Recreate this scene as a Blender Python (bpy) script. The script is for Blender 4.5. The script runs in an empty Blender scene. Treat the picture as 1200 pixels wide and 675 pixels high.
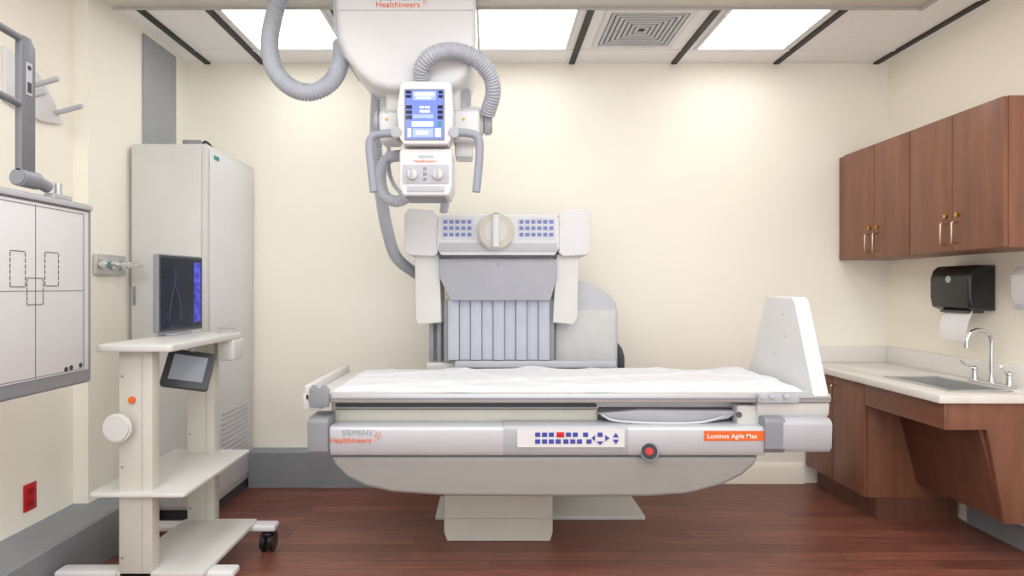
import bpy, bmesh, math, random
from mathutils import Vector, Matrix
random.seed(4)
SC = bpy.context.scene
COL = SC.collection
VX, VY, F, H = 574.0, 337.5, 700.0, 1.24
CEIL = 2.67
def X(px, Y): return (px - VX) * Y / F
def Z(py, Y): return H - (py - VY) * Y / F
def P(px, py, Y): return (X(px, Y), Y, Z(py, Y))
def onX(px, py, c):
    Y = c * F / (px - VX)
    return (Y, H - (py - VY) * Y / F)
def lin(c):
    c = c / 255.0
    return c / 12.92 if c <= 0.04045 else ((c + 0.055) / 1.055) ** 2.4
def rgb(t): return (lin(t[0]), lin(t[1]), lin(t[2]), 1)
# ---------------------------------------------------------------- materials
def M(name, col, rough=0.5, metal=0.0, var=0.04, scale=12.0, bump=0.0, stretch=(1, 1, 1), emit=0, coat=0):
    m = bpy.data.materials.new(name); m.use_nodes = True
    nt = m.node_tree; n = nt.nodes; b = n['Principled BSDF']
    tc = n.new('ShaderNodeTexCoord'); mp = n.new('ShaderNodeMapping')
    mp.inputs['Scale'].default_value = stretch
    nz = n.new('ShaderNodeTexNoise'); nz.inputs['Scale'].default_value = scale; nz.inputs['Detail'].default_value = 5
    rp = n.new('ShaderNodeValToRGB')
    c = rgb(col)
    rp.color_ramp.elements[0].position = 0.3; rp.color_ramp.elements[1].position = 0.7
    rp.color_ramp.elements[0].color = (c[0] * (1 - var), c[1] * (1 - var), c[2] * (1 - var), 1)
    rp.color_ramp.elements[1].color = (min(1, c[0] * (1 + var)), min(1, c[1] * (1 + var)), min(1, c[2] * (1 + var)), 1)
    L = nt.links
    L.new(tc.outputs['Object'], mp.inputs['Vector']); L.new(mp.outputs['Vector'], nz.inputs['Vector'])
    L.new(nz.outputs['Fac'], rp.inputs['Fac']); L.new(rp.outputs['Color'], b.inputs['Base Color'])
    b.inputs['Roughness'].default_value = rough; b.inputs['Metallic'].default_value = metal
    if coat: b.inputs['Coat Weight'].default_value = coat
    if bump:
        bp = n.new('ShaderNodeBump'); bp.inputs['Strength'].default_value = bump; bp.inputs['Distance'].default_value = 0.01
        L.new(nz.outputs['Fac'], bp.inputs['Height']); L.new(bp.outputs['Normal'], b.inputs['Normal'])
    if emit:
        L.new(rp.outputs['Color'], b.inputs['Emission Color']); b.inputs['Emission Strength'].default_value = emit
    return m
def floor_mat():
    m = bpy.data.materials.new('floor planks'); m.use_nodes = True
    nt = m.node_tree; n = nt.nodes; L = nt.links; b = n['Principled BSDF']
    tc = n.new('ShaderNodeTexCoord')
    br = n.new('ShaderNodeTexBrick'); br.inputs['Scale'].default_value = 1
    br.inputs['Brick Width'].default_value = 1.0; br.inputs['Row Height'].default_value = 0.085
    br.inputs['Mortar Size'].default_value = 0.0012; br.offset = 0.37
    br.inputs['Color1'].default_value = rgb((142, 90, 76)); br.inputs['Color2'].default_value = rgb((116, 71, 60))
    br.inputs['Mortar'].default_value = rgb((76, 46, 39))
    L.new(tc.outputs['Object'], br.inputs['Vector'])
    mp = n.new('ShaderNodeMapping'); mp.inputs['Scale'].default_value = (1.6, 22, 1)
    nz = n.new('ShaderNodeTexNoise'); nz.inputs['Scale'].default_value = 2.2; nz.inputs['Detail'].default_value = 8; nz.inputs['Roughness'].default_value = 0.65
    L.new(tc.outputs['Object'], mp.inputs['Vector']); L.new(mp.outputs['Vector'], nz.inputs['Vector'])
    rp = n.new('ShaderNodeValToRGB'); rp.color_ramp.elements[0].position = 0.3; rp.color_ramp.elements[1].position = 0.7
    rp.color_ramp.elements[0].color = (0.62, 0.6, 0.6, 1); rp.color_ramp.elements[1].color = (1.3, 1.27, 1.24, 1)
    L.new(nz.outputs['Fac'], rp.inputs['Fac'])
    mx = n.new('ShaderNodeMix'); mx.data_type = 'RGBA'; mx.blend_type = 'MULTIPLY'; mx.inputs['Factor'].default_value = 1
    L.new(br.outputs['Color'], mx.inputs[6]); L.new(rp.outputs['Color'], mx.inputs[7])
    L.new(mx.outputs[2], b.inputs['Base Color']); b.inputs['Roughness'].default_value = 0.38
    return m
m_wall = M('cream wall paint', (250, 246, 234), 0.7, var=0.008, scale=1.5)
m_wallr = M('right wall paint', (249, 243, 229), 0.7, var=0.008, scale=1.5)
m_ceil = M('ceiling tile', (246, 246, 246), 0.85, var=0.03, scale=60, bump=0.1)
m_floor = floor_mat()
m_black = M('black strip', (38, 38, 38), 0.6)
m_lamp = M('light diffuser', (255, 255, 252), 0.5, emit=4.6, var=0.01)
m_white = M('white enamel', (222, 223, 225), 0.38, var=0.012)
m_offw = M('off white enamel', (214, 214, 211), 0.4, var=0.015)
m_cream = M('cream enamel', (205, 203, 193), 0.45, var=0.02)
m_beige = M('warm grey enamel', (176, 176, 171), 0.45, var=0.02)
m_pan = M('taupe under cover', (160, 160, 157), 0.4, var=0.02)
m_grey = M('mid grey plastic', (140, 143, 150), 0.4, var=0.02)
m_lgrey = M('light grey plastic', (186, 189, 196), 0.4, var=0.02)
m_dgrey = M('dark grey plastic', (70, 73, 78), 0.45, var=0.03)
m_blk = M('black plastic', (26, 27, 28), 0.35, var=0.05, coat=0.2)
m_silver = M('brushed aluminium', (200, 202, 206), 0.38, 0.6, var=0.04, scale=8, stretch=(1, 40, 40))
m_chrome = M('chrome', (215, 217, 220), 0.14, 1.0, var=0.02)
m_panel = M('silver painted panel', (206, 209, 215), 0.35, 0.1, var=0.01)
m_sheet = M('white cotton sheet', (224, 226, 230), 0.85, var=0.015, scale=30, bump=0.05)
m_base = M('grey vinyl cover', (142, 147, 152), 0.55, var=0.04)
m_gpanel = M('grey cover plate', (162, 166, 171), 0.5, var=0.04, scale=30)
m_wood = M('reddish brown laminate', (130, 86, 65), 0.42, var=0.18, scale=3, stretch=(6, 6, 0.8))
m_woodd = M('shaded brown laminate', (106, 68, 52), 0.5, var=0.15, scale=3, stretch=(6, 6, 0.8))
m_woodh = M('apron laminate', (128, 83, 63), 0.42, var=0.15, scale=3, stretch=(6, 0.8, 6))
m_counter = M('speckled pale solid surface', (234, 231, 226), 0.3, var=0.05, scale=120)
m_steel = M('stainless steel', (205, 205, 204), 0.3, 0.7, var=0.05)
m_brass = M('brass', (196, 158, 84), 0.3, 1.0, var=0.05)
m_nickel = M('warm satin nickel', (200, 184, 160), 0.28, 1.0, var=0.03)
m_hose = M('grey corrugated hose', (180, 185, 195), 0.5, var=0.03)
m_handle = M('blue grey handle plastic', (152, 158, 171), 0.4, var=0.02)
m_curtain = M('grey lead rubber', (182, 186, 199), 0.6, var=0.03)
m_cover = M('grey apron cover', (168, 171, 180), 0.5, var=0.03)
m_blue = M('blue key', (62, 70, 165), 0.4, var=0.05)
m_pblue = M('pale blue key', (118, 130, 188), 0.4)
m_pred = M('pink key', (190, 110, 120), 0.4)
m_orange = M('orange print', (230, 108, 40), 0.5, var=0.02)
m_teal = M('grey teal print', (136, 158, 164), 0.5, var=0.02)
m_green = M('teal green badge', (40, 150, 140), 0.5)
m_red = M('red plastic', (200, 30, 36), 0.35, var=0.05)
m_ink = M('dark ink', (66, 66, 70), 0.6)
m_whiteink = M('white print', (250, 250, 250), 0.5, var=0.01)
m_scrblue = M('lit blue screen', (104, 124, 205), 0.2, emit=0.45, var=0.05)
m_scrpale = M('lit light blue screen area', (150, 168, 228), 0.2, emit=0.45, var=0.03)
m_scrlight = M('lit white screen area', (215, 225, 252), 0.2, emit=0.5, var=0.03)
m_scrdark = M('dark lit screen', (30, 36, 50), 0.12, emit=0.35, var=0.35, scale=9)
m_scrline = M('pale image on screen', (62, 72, 92), 0.2, emit=0.18)
m_scrvio = M('violet screen bar', (66, 70, 180), 0.2, emit=0.4, var=0.6, scale=40)
m_paper = M('white paper', (240, 240, 241), 0.8, var=0.01)
m_face = M('detector face', (218, 220, 223), 0.4, var=0.01)
# ---------------------------------------------------------------- mesh builder
class B:
    def __init__(s): s.bm = bmesh.new()
    def _merge(s, t, mat=None):
        if mat is not None: bmesh.ops.transform(t, matrix=mat, verts=t.verts)
        me = bpy.data.meshes.new('tmp'); t.to_mesh(me); t.free(); s.bm.from_mesh(me); bpy.data.meshes.remove(me)
        return s
    def box(s, x0, x1, y0, y1, z0, z1, bev=0, seg=2, mat=None):
        x0, x1 = min(x0, x1), max(x0, x1); y0, y1 = min(y0, y1), max(y0, y1); z0, z1 = min(z0, z1), max(z0, z1)
        t = bmesh.new(); bmesh.ops.create_cube(t, size=1)
        for v in t.verts:
            v.co = Vector((x0 + (v.co.x + .5) * (x1 - x0), y0 + (v.co.y + .5) * (y1 - y0), z0 + (v.co.z + .5) * (z1 - z0)))
        if bev:
            bev = min(bev, 0.49 * min(x1 - x0, y1 - y0, z1 - z0))
            bmesh.ops.bevel(t, geom=list(t.edges), offset=bev, segments=seg, affect='EDGES', profile=0.5)
        return s._merge(t, mat)
    def prism(s, pts, plane, a0, a1, bev=0, seg=2, mat=None):
        t = bmesh.new()
        def mk(p, a):
            if plane == 'xz': return (p[0], a, p[1])
            if plane == 'yz': return (a, p[0], p[1])
            return (p[0], p[1], a)
        lo = [t.verts.new(mk(p, a0)) for p in pts]; hi = [t.verts.new(mk(p, a1)) for p in pts]
        t.faces.new(lo); t.faces.new(list(reversed(hi)))
        n = len(pts)
        for i in range(n): t.faces.new((lo[i], hi[i], hi[(i + 1) % n], lo[(i + 1) % n]))
        bmesh.ops.recalc_face_normals(t, faces=t.faces)
        if bev:
            es = [e for e in t.edges if abs((e.verts[0].co - e.verts[1].co).dot(Vector(mk((0, 0), 1)))) < 1e-7]
            bmesh.ops.bevel(t, geom=es, offset=bev, segments=seg, affect='EDGES', profile=0.5, clamp_overlap=True)
        return s._merge(t, mat)
    def cyl(s, p0, p1, r, r1=None, n=24, bev=0, mat=None):
        p0 = Vector(p0); p1 = Vector(p1); d = p1 - p0
        t = bmesh.new()
        bmesh.ops.create_cone(t, cap_ends=True, segments=n, radius1=r, radius2=r if r1 is None else r1, depth=d.length)
        if bev:
            es = [e for e in t.edges if abs(e.verts[0].co.z - e.verts[1].co.z) < 1e-7]
            bmesh.ops.bevel(t, geom=es, offset=bev, segments=2, affect='EDGES')
        q = Vector((0, 0, 1)).rotation_difference(d.normalized()).to_matrix().to_4x4()
        bmesh.ops.transform(t, matrix=Matrix.Translation((p0 + p1) / 2) @ q, verts=t.verts)
        return s._merge(t, mat)
    def ball(s, c, rx, ry=None, rz=None, mat=None):
        t = bmesh.new(); bmesh.ops.create_uvsphere(t, u_segments=24, v_segments=14, radius=1)
        ry = rx if ry is None else ry; rz = rx if rz is None else rz
        for v in t.verts: v.co = Vector((c[0] + v.co.x * rx, c[1] + v.co.y * ry, c[2] + v.co.z * rz))
        return s._merge(t, mat)
    def tube(s, pts, r, n=12, ridge=0, step=0.012, smooth=True, mat=None):
        pts = [Vector(p) for p in pts]
        if smooth and len(pts) > 2:
            out = []
            q = [pts[0] * 2 - pts[1]] + pts + [pts[-1] * 2 - pts[-2]]
            for i in range(1, len(q) - 2):
                a, b, c, d = q[i - 1], q[i], q[i + 1], q[i + 2]
                for k in range(16):
                    t = k / 16
                    out.append(0.5 * ((2 * b) + (c - a) * t + (2 * a - 5 * b + 4 * c - d) * t * t + (3 * b - a - 3 * c + d) * t ** 3))
            out.append(pts[-1]); pts = out
        if ridge:
            L = [0]
            for i in range(1, len(pts)): L.append(L[-1] + (pts[i] - pts[i - 1]).length)
            N = max(4, int(L[-1] / (step / 4))); res = []; j = 0
            for k in range(N + 1):
                d = L[-1] * k / N
                while j < len(L) - 2 and L[j + 1] < d: j += 1
                f = (d - L[j]) / max(1e-9, L[j + 1] - L[j]); res.append(pts[j].lerp(pts[j + 1], f))
            pts = res
        t = bmesh.new(); up = None; rings = []
        for i, p in enumerate(pts):
            tg = (pts[min(i + 1, len(pts) - 1)] - pts[max(i - 1, 0)]).normalized()
            if up is None:
                up = tg.orthogonal().normalized()
            up = (up - tg * up.dot(tg)).normalized(); sd = tg.cross(up)
            rr = r
            if ridge: rr = r * (1 + ridge * (1 if (i % 4) in (0, 1) else -1))
            rings.append([t.verts.new(p + (up * math.cos(2 * math.pi * k / n) + sd * math.sin(2 * math.pi * k / n)) * rr) for k in range(n)])
        for i in range(len(rings) - 1):
            for k in range(n):
                t.faces.new((rings[i][k], rings[i][(k + 1) % n], rings[i + 1][(k + 1) % n], rings[i + 1][k]))
        t.faces.new(rings[0]); t.faces.new(list(reversed(rings[-1])))
        bmesh.ops.recalc_face_normals(t, faces=t.faces)
        return s._merge(t, mat)
    def xf(s, m): bmesh.ops.transform(s.bm, matrix=m, verts=s.bm.verts); return s
def tagit(o, label=None, cat=None, group=None, kind=None):
    if label: o['label'] = label
    if cat: o['category'] = cat
    if group: o['group'] = group
    if kind: o['kind'] = kind
    return o
def woff(p):
    v = Vector((0, 0, 0))
    while p is not None: v += p.location; p = p.parent
    return v
def build(b, name, mat, parent=None, label=None, cat=None, group=None, kind=None, angle=35):
    me = bpy.data.meshes.new(name)
    bmesh.ops.recalc_face_normals(b.bm, faces=b.bm.faces)
    b.bm.to_mesh(me); b.bm.free()
    me.materials.append(mat)
    return finish(me, name, parent, label, cat, group, kind, angle)
def finish(me, name, parent, label, cat, group, kind, angle=35):
    o = bpy.data.objects.new(name, me); COL.objects.link(o)
    if parent is not None:
        me.transform(Matrix.Translation(-woff(parent))); o.parent = parent
    elif kind != 'structure':
        vs = [v.co for v in me.vertices]
        c = Vector(((min(v.x for v in vs) + max(v.x for v in vs)) / 2, (min(v.y for v in vs) + max(v.y for v in vs)) / 2, min(v.z for v in vs)))
        me.transform(Matrix.Translation(-c)); o.location = c
    for p in me.polygons: p.use_smooth = True
    me.set_sharp_from_angle(angle=math.radians(angle))
    return tagit(o, label, cat, group, kind)
def thing(name, label, cat, loc, group=None):
    o = bpy.data.objects.new(name, None); COL.objects.link(o); o.location = loc; o.empty_display_size = 0.1
    return tagit(o, label, cat, group)
def copy_thing(r, delta, label=None):
    c = r.copy(); COL.objects.link(c); c.location = r.location + Vector(delta)
    if label: c['label'] = label
    for ch in list(r.children):
        d = ch.copy(); COL.objects.link(d); d.parent = c
        for g in ch.children:
            e = g.copy(); COL.objects.link(e); e.parent = d
    return c
def text(body, x0, x1, zb, y, mat, parent, name='lettering', label=None, mtx=None, bold=0.0, space=1.0):
    cu = bpy.data.curves.new('t', 'FONT'); cu.body = body; cu.size = 1; cu.extrude = 0.002; cu.offset = bold; cu.space_character = space
    o = bpy.data.objects.new('t', cu); COL.objects.link(o)
    bpy.context.view_layer.update()
    me = bpy.data.meshes.new_from_object(o.evaluated_get(bpy.context.evaluated_depsgraph_get()))
    bpy.data.objects.remove(o)
    xs = [v.co.x for v in me.vertices]; w = max(xs) - min(xs); s = (x1 - x0) / w
    me.transform(Matrix.Translation((x0, y, zb)) @ Matrix.Rotation(math.pi / 2, 4, 'X') @ Matrix.Diagonal((s, s, min(s, 0.3), 1)) @ Matrix.Translation((-min(xs), 0, 0)))
    if mtx is not None: me.transform(mtx)
    me.materials.clear(); me.materials.append(mat)
    return finish(me, name, parent, label, None, None, None)
def dots(cx, cz, y, s, mat, parent):
    b = B()
    for dx, dz, r in ((0, 0, .16), (.45, .1, .14), (.2, .5, .14), (-.15, .9, .11), (.55, -.4, .13), (.1, -.7, .11), (.75, .5, .11), (.95, 0, .09)):
        b.cyl((cx + dx * s, y, cz + dz * s), (cx + dx * s, y - .001, cz + dz * s), r * s, n=10)
    build(b, 'logo_dots', mat, parent)
def rrect(x0, x1, z0, z1, r, n=5):
    pts = []
    for cx, cz, a in ((x1 - r, z1 - r, 0), (x0 + r, z1 - r, 90), (x0 + r, z0 + r, 180), (x1 - r, z0 + r, 270)):
        for k in range(n + 1):
            t = math.radians(a + 90 * k / n); pts.append((cx + r * math.cos(t), cz + r * math.sin(t)))
    return pts
# ---------------------------------------------------------------- room shell
ST = dict(kind='structure')
build(B().box(-2.1, 2.63, -1.6, 3.9, -0.1, 0), 'floor', m_floor, **ST)
build(B().box(-2.1, 2.63, -1.6, 3.9, CEIL, CEIL + .1), 'ceiling', m_ceil, **ST)
build(B().box(-2.1, 2.63, 3.8, 3.9, 0, CEIL), 'wall_back', m_wall, **ST)
build(B().box(-2.1, -1.91, 2.84, 3.8, 0, CEIL).box(-2.1, -1.98, -1.6, 2.84, 0, CEIL), 'wall_left', m_wall, **ST)
build(B().box(2.53, 2.63, -1.6, 3.8, 0, CEIL), 'wall_right', m_wallr, **ST)
build(B().prism([(-1.98, 0), (-1.74, 0), (-1.74, .205), (-1.75, .215), (-1.98, .215)], 'xz', -1.6, 3.14), 'baseboard_left', m_base, **ST)
build(B().prism([(3.8, 0), (3.71, 0), (3.71, .215), (3.72, .225), (3.8, .225)], 'yz', -1.5, 0.5), 'baseboard_back', m_base, **ST)
build(B().prism([(3.8, 0), (3.78, 0), (3.78, .1), (3.79, .12), (3.8, .135)], 'yz', 0.5, 1.99), 'baseboard_back_right', m_wallr, **ST)
build(B().prism([(2.53, 0), (2.515, 0), (2.515, .1), (2.53, .11)], 'xz', -1.6, 3.15), 'baseboard_right', m_base, **ST)
k = 1
for sx in (-1.79, -1.44, -0.80, -0.13, 0.52, 1.167, 1.816, 2.45):
    build(B().box(sx - .018, sx + .018, -1.6, 3.79, CEIL - .012, CEIL, .002), 'trim_%d' % k, m_black, **ST); k += 1
for cy in (2.955, 3.59):
    b = B()
    for a, c in ((-1.772, -1.458), (-1.422, -.818), (-.782, -.148), (-.112, .502), (.538, 1.149), (1.185, 1.798), (1.834, 2.432)):
        b.box(a, c, cy - .01, cy + .01, CEIL - .006, CEIL)
    build(b, 'trim_%d' % k, m_ceil, **ST); k += 1
def light(cx, label):
    t = thing('ceiling_light', label, 'ceiling light', (cx, 3.27, CEIL - .012), 'ceiling light panels')
    x0, x1, y0, y1 = cx - .27, cx + .27, 2.975, 3.57
    b = B()
    b.box(x0, x1, y0, y0 + .018, CEIL - .012, CEIL - .0005).box(x0, x1, y1 - .018, y1, CEIL - .012, CEIL - .0005)
    b.box(x0, x0 + .018, y0 + .018, y1 - .018, CEIL - .012, CEIL - .0005).box(x1 - .018, x1, y0 + .018, y1 - .018, CEIL - .012, CEIL - .0005)
    build(b, 'frame', m_white, t)
    build(B().box(x0 + .018, x1 - .018, y0 + .018, y1 - .018, CEIL - .007, CEIL - .001), 'diffuser', m_lamp, t)
    return t
L1 = light(-1.12, 'bright square ceiling light panel left of the hanging tube head')
copy_thing(L1, (1.12 + .195, 0, 0), 'bright ceiling light panel directly right of the hanging tube head')
copy_thing(L1, (1.12 + 1.49, 0, 0), 'bright ceiling light panel on the cupboard side beyond the air vent')
# vent
t = thing('ceiling_vent', 'white louvred air vent set in the ceiling between two light panels', 'air vent', (.84, 3.29, CEIL - .012))
x0, x1, y0, y1 = .60, 1.07, 3.05, 3.53
b = B()
b.box(x0, x1, y0, y0 + .03, CEIL - .012, CEIL - .0005).box(x0, x1, y1 - .03, y1, CEIL - .012, CEIL - .0005).box(x0, x0 + .03, y0 + .03, y1 - .03, CEIL - .012, CEIL - .0005).box(x1 - .03, x1, y0 + .03, y1 - .03, CEIL - .012, CEIL - .0005)
build(b, 'frame', m_white, t)
build(B().box(x0 + .03, x1 - .03, y0 + .03, y1 - .03, CEIL - .003, CEIL - .0005), 'backing', m_dgrey, t)
for q in range(7):
    a = .036 + q * .027; w = .019; b = B()
    for (u0, u1, v0, v1) in ((x0 + a, x1 - a, y0 + a, y0 + a + w), (x0 + a, x1 - a, y1 - a - w, y1 - a), (x0 + a, x0 + a + w, y0 + a + w, y1 - a - w), (x1 - a - w, x1 - a, y0 + a + w, y1 - a - w)):
        b.box(u0, u1, v0, v1, CEIL - .011, CEIL - .004)
    build(b, 'louvre_ring', m_lgrey, t)
# ---------------------------------------------------------------- ceiling rail
t = thing('ceiling_rail', 'long pale metal rail running across the ceiling that carries the tube head', 'ceiling rail', (.13, 2.78, 2.57))
build(B().box(-1.81, 2.05, 2.70, 2.852, 2.578, 2.655, .004), 'beam', m_cream, t)
build(B().box(-1.80, 2.05, 2.845, 2.862, 2.57, 2.60, .003), 'lip', m_beige, t)
build(B().box(2.05, 2.075, 2.69, 2.865, 2.568, 2.657, .004), 'end_cap', m_beige, t)
for hx in (-1.5, -.5, .9, 1.9): build(B().box(hx, hx + .06, 2.74, 2.81, 2.655, 2.668), 'hanger', m_grey, t)
# ---------------------------------------------------------------- tube head
t = thing('x_ray_tube_head', 'white ceiling hung x-ray tube head with blue display, grey handles and ribbed hoses', 'x-ray machine', (-.35, 2.8, 2.56))
D0 = 2.60
ol = [(391, -14), (557, -14), (558, 45), (556, 66), (549, 84), (538, 97), (520, 104), (455, 104), (436, 99), (420, 86), (404, 66), (395, 44)]
build(B().prism([(X(a, D0), Z(c, D0)) for a, c in ol], 'xz', D0, 2.98, bev=.03, seg=4), 'housing', m_white, t)
build(B().prism([(X(a, 2.62), Z(c, 2.62)) for a, c in [(388, -14), (399, -14), (398, 30), (410, 66), (402, 66), (390, 34)]], 'xz', 2.64, 2.94, bev=.004), 'side_cover', m_lgrey, t)
build(B().box(X(398, D0), X(554, D0), D0 - .0015, D0 + .003, Z(12.6, D0), Z(11.6, D0)), 'housing_seam', m_lgrey, t)
text('SIEMENS', X(444, D0), X(494, D0), Z(0.5, D0), D0 - .001, m_teal, t)
text('Healthineers', X(441, D0), X(492, D0), Z(8.5, D0), D0 - .001, m_orange, t, bold=.008, space=1.05)
dots(X(496, D0), Z(3, D0), D0, .018, m_orange, t)
build(B().box(X(452, 2.7), X(540, 2.7), 2.68, 2.92, Z(134, 2.7), Z(97, 2.7), .02, 3), 'neck', m_offw, t)
build(B().cyl((X(446, 2.78), 2.80, Z(143, 2.78)), (X(566, 2.78), 2.80, Z(143, 2.78)), .075, n=32, bev=.015), 'tube_casing', m_white, t)
build(B().cyl((X(566, 2.78), 2.80, Z(143, 2.78)), (X(577, 2.78), 2.80, Z(143, 2.78)), .055, n=28, bev=.008), 'tube_end_cap', m_lgrey, t)
build(B().cyl((X(439, 2.78), 2.80, Z(143, 2.78)), (X(446, 2.78), 2.80, Z(143, 2.78)), .055, n=28, bev=.008), 'tube_end_cap', m_lgrey, t)
build(B().cyl((X(541, 2.7), 2.79, Z(128, 2.7)), (X(541, 2.7), 2.79, Z(98, 2.7)), .04, n=24, bev=.006), 'cable_socket', m_lgrey, t)
build(B().cyl((X(449, 2.7), 2.79, Z(128, 2.7)), (X(449, 2.7), 2.79, Z(98, 2.7)), .032, n=24, bev=.006), 'cable_socket', m_lgrey, t)
Yd = 2.52
dp = build(B().prism([(X(a, Yd), Z(c, Yd)) for a, c in [(469, 99), (473, 95), (525, 95), (529, 99), (531, 130), (530, 160), (525, 169), (473, 169), (467, 160), (465, 130)]], 'xz', Yd, 2.62, bev=.006, seg=3), 'display', m_white, t)
build(B().prism(rrect(X(474, Yd), X(521, Yd), Z(164.5, Yd), Z(104.5, Yd), .005), 'xz', Yd - .003, Yd + .01), 'bezel', m_grey, dp)
build(B().prism(rrect(X(475.5, Yd), X(519.5, Yd), Z(163, Yd), Z(106, Yd), .003), 'xz', Yd - .005, Yd), 'screen', m_scrblue, dp)
for a0, a1, c0, c1 in ((484, 511, 107.5, 118), (484, 508, 134.5, 139), (484, 508, 151, 161)):
    build(B().box(X(a0, Yd), X(a1, Yd), Yd - .0065, Yd - .005, Z(c1, Yd), Z(c0, Yd)), 'screen_field', m_scrpale, dp)
for a0, a1, c0, c1 in ((486, 509, 109, 113), (488, 505, 114.5, 116.5), (492, 497, 125, 127.5), (498, 504, 125, 127.5), (492, 504, 129.5, 132.5), (478, 482, 151, 161), (510, 517, 151, 161), (483, 508, 143, 149), (488, 502, 154, 158)):
    build(B().box(X(a0, Yd), X(a1, Yd), Yd - .0078, Yd - .005, Z(c1, Yd), Z(c0, Yd)), 'screen_readout', m_scrlight, dp)
for a0, a1, c0, c1 in ((476, 482, 107, 110), (476, 482, 112, 115), (514, 519, 107, 110), (514, 519, 112, 115), (476, 483, 124, 128), (476, 483, 130, 134), (476, 483, 136, 140), (513, 519, 124, 128), (513, 519, 130, 134), (513, 519, 136, 140)):
    build(B().box(X(a0, Yd), X(a1, Yd), Yd - .0085, Yd - .005, Z(c1, Yd), Z(c0, Yd)), 'screen_icon', m_scrdark, dp)
build(B().box(X(513, Yd), X(517, Yd), Yd - .0085, Yd - .005, Z(148, Yd), Z(143, Yd)), 'green_indicator', m_green, dp)
build(B().box(X(474, 2.62), X(524, 2.62), 2.62, 2.74, Z(180, 2.62), Z(110, 2.62), .012), 'yoke', m_offw, t)
build(B().box(X(444, 2.62), X(468, 2.62), 2.62, 2.74, Z(166, 2.62), Z(130, 2.62), .018, 3), 'shoulder', m_white, t)
build(B().box(X(530, 2.62), X(562, 2.62), 2.62, 2.74, Z(166, 2.62), Z(128, 2.62), .018, 3), 'shoulder', m_white, t)
for wx in (453, 543): build(B().cyl(P(wx, 140, 2.621), P(wx, 140, 2.617), .007, n=12), 'warning_mark', m_brass, t)
Yh = 2.53
build(B().tube([P(466, 156, Yh), P(448, 157, Yh), P(437, 160, Yh), P(433, 170, Yh), P(435, 195, Yh), P(438, 225, Yh)], .0175, n=14), 'handle', m_handle, t)
build(B().tube([P(530, 155, Yh), P(548, 156, Yh), P(559, 160, Yh), P(562, 170, Yh), P(561, 195, Yh), P(558, 225, Yh)], .0175, n=14), 'handle', m_handle, t)
for hx in (464, 532):
    build(B().cyl(P(hx, 155, Yh - .02), P(hx, 155, 2.66), .024, n=20, bev=.004), 'handle_mount', m_lgrey, t)
Yc = 2.55
co = build(B().prism([(X(a, Yc), Z(c, Yc)) for a, c in [(470, 174), (528, 174), (530, 178), (530, 218), (526, 229), (472, 229), (468, 218), (468, 178)]], 'xz', Yc, 2.76, bev=.008, seg=3), 'collimator', m_white, t)
build(B().prism(rrect(X(472, Yc), X(526, Yc), Z(215, Yc), Z(193, Yc), .008), 'xz', Yc - .004, Yc + .01), 'knob_plate', m_lgrey, co)
for kx in (483, 513):
    build(B().cyl(P(kx, 204, Yc - .03), P(kx, 204, Yc - .002), .020, .024, bev=.003), 'knob', m_white, co)
    build(B().box(X(kx - 1.2, Yc), X(kx + 1.2, Yc), Yc - .038, Yc - .028, Z(209, Yc), Z(199, Yc), .002), 'knob_ridge', m_lgrey, co)
for ky in (198, 204, 210): build(B().box(X(496, Yc), X(500, Yc), Yc - .007, Yc - .003, Z(ky + 1.6, Yc), Z(ky - 1.6, Yc), .001), 'small_key', m_grey, co)
build(B().box(X(477, Yc), X(521, Yc), Yc - .003, Yc + .005, Z(225, Yc), Z(218, Yc), .002), 'label_strip', m_lgrey, co)
build(B().box(X(476, 2.6), X(522, 2.6), 2.58, 2.74, Z(233, 2.6), Z(228, 2.6), .003), 'accessory_slot', m_grey, co)
text('SIEMENS', X(490, Yc), X(508, Yc), Z(185.5, Yc), Yc - .001, m_teal, co)
text('Healthineers', X(485, Yc), X(511, Yc), Z(190.5, Yc), Yc - .001, m_orange, co, bold=.008)
def hose(pts, r, ridge=.07, st=.0125): return build(B().tube([P(*p) for p in pts], r, n=16, ridge=ridge, step=st), 'hose', m_hose, t, angle=60)
hose([(332, -16, 2.78), (322, 15, 2.76), (316, 50, 2.72), (322, 82, 2.68), (342, 103, 2.66), (366, 108, 2.66), (388, 96, 2.68), (399, 74, 2.70), (400, 52, 2.74)], .037)
hose([(494, 93, 2.58), (495, 78, 2.54), (508, 64, 2.52), (532, 60, 2.54), (556, 68, 2.58), (573, 86, 2.62), (578, 108, 2.66), (571, 134, 2.72)], .034)
hose([(443, 100, 2.84), (441, 140, 2.9), (441, 185, 2.94), (447, 232, 3.0), (454, 270, 3.1), (465, 302, 3.3), (489, 322, 3.54)], .03)
hose([(474, 182, 2.8), (454, 186, 2.84), (446, 206, 2.84), (450, 228, 2.82), (464, 236, 2.8), (478, 231, 2.78)], .026)
hose([(522, 215, 2.86), (522, 232, 2.88), (520, 248, 2.92)], .02)
build(B().tube([P(470, 130, 2.8), P(458, 150, 2.86), P(456, 200, 2.9), P(470, 226, 2.86), P(486, 222, 2.8)], .01), 'cable', m_lgrey, t)
build(B().box(X(533, 2.66), X(554, 2.66), 2.66, 2.78, Z(184, 2.66), Z(158, 2.66), .012), 'filter_box', m_white, t)
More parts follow.
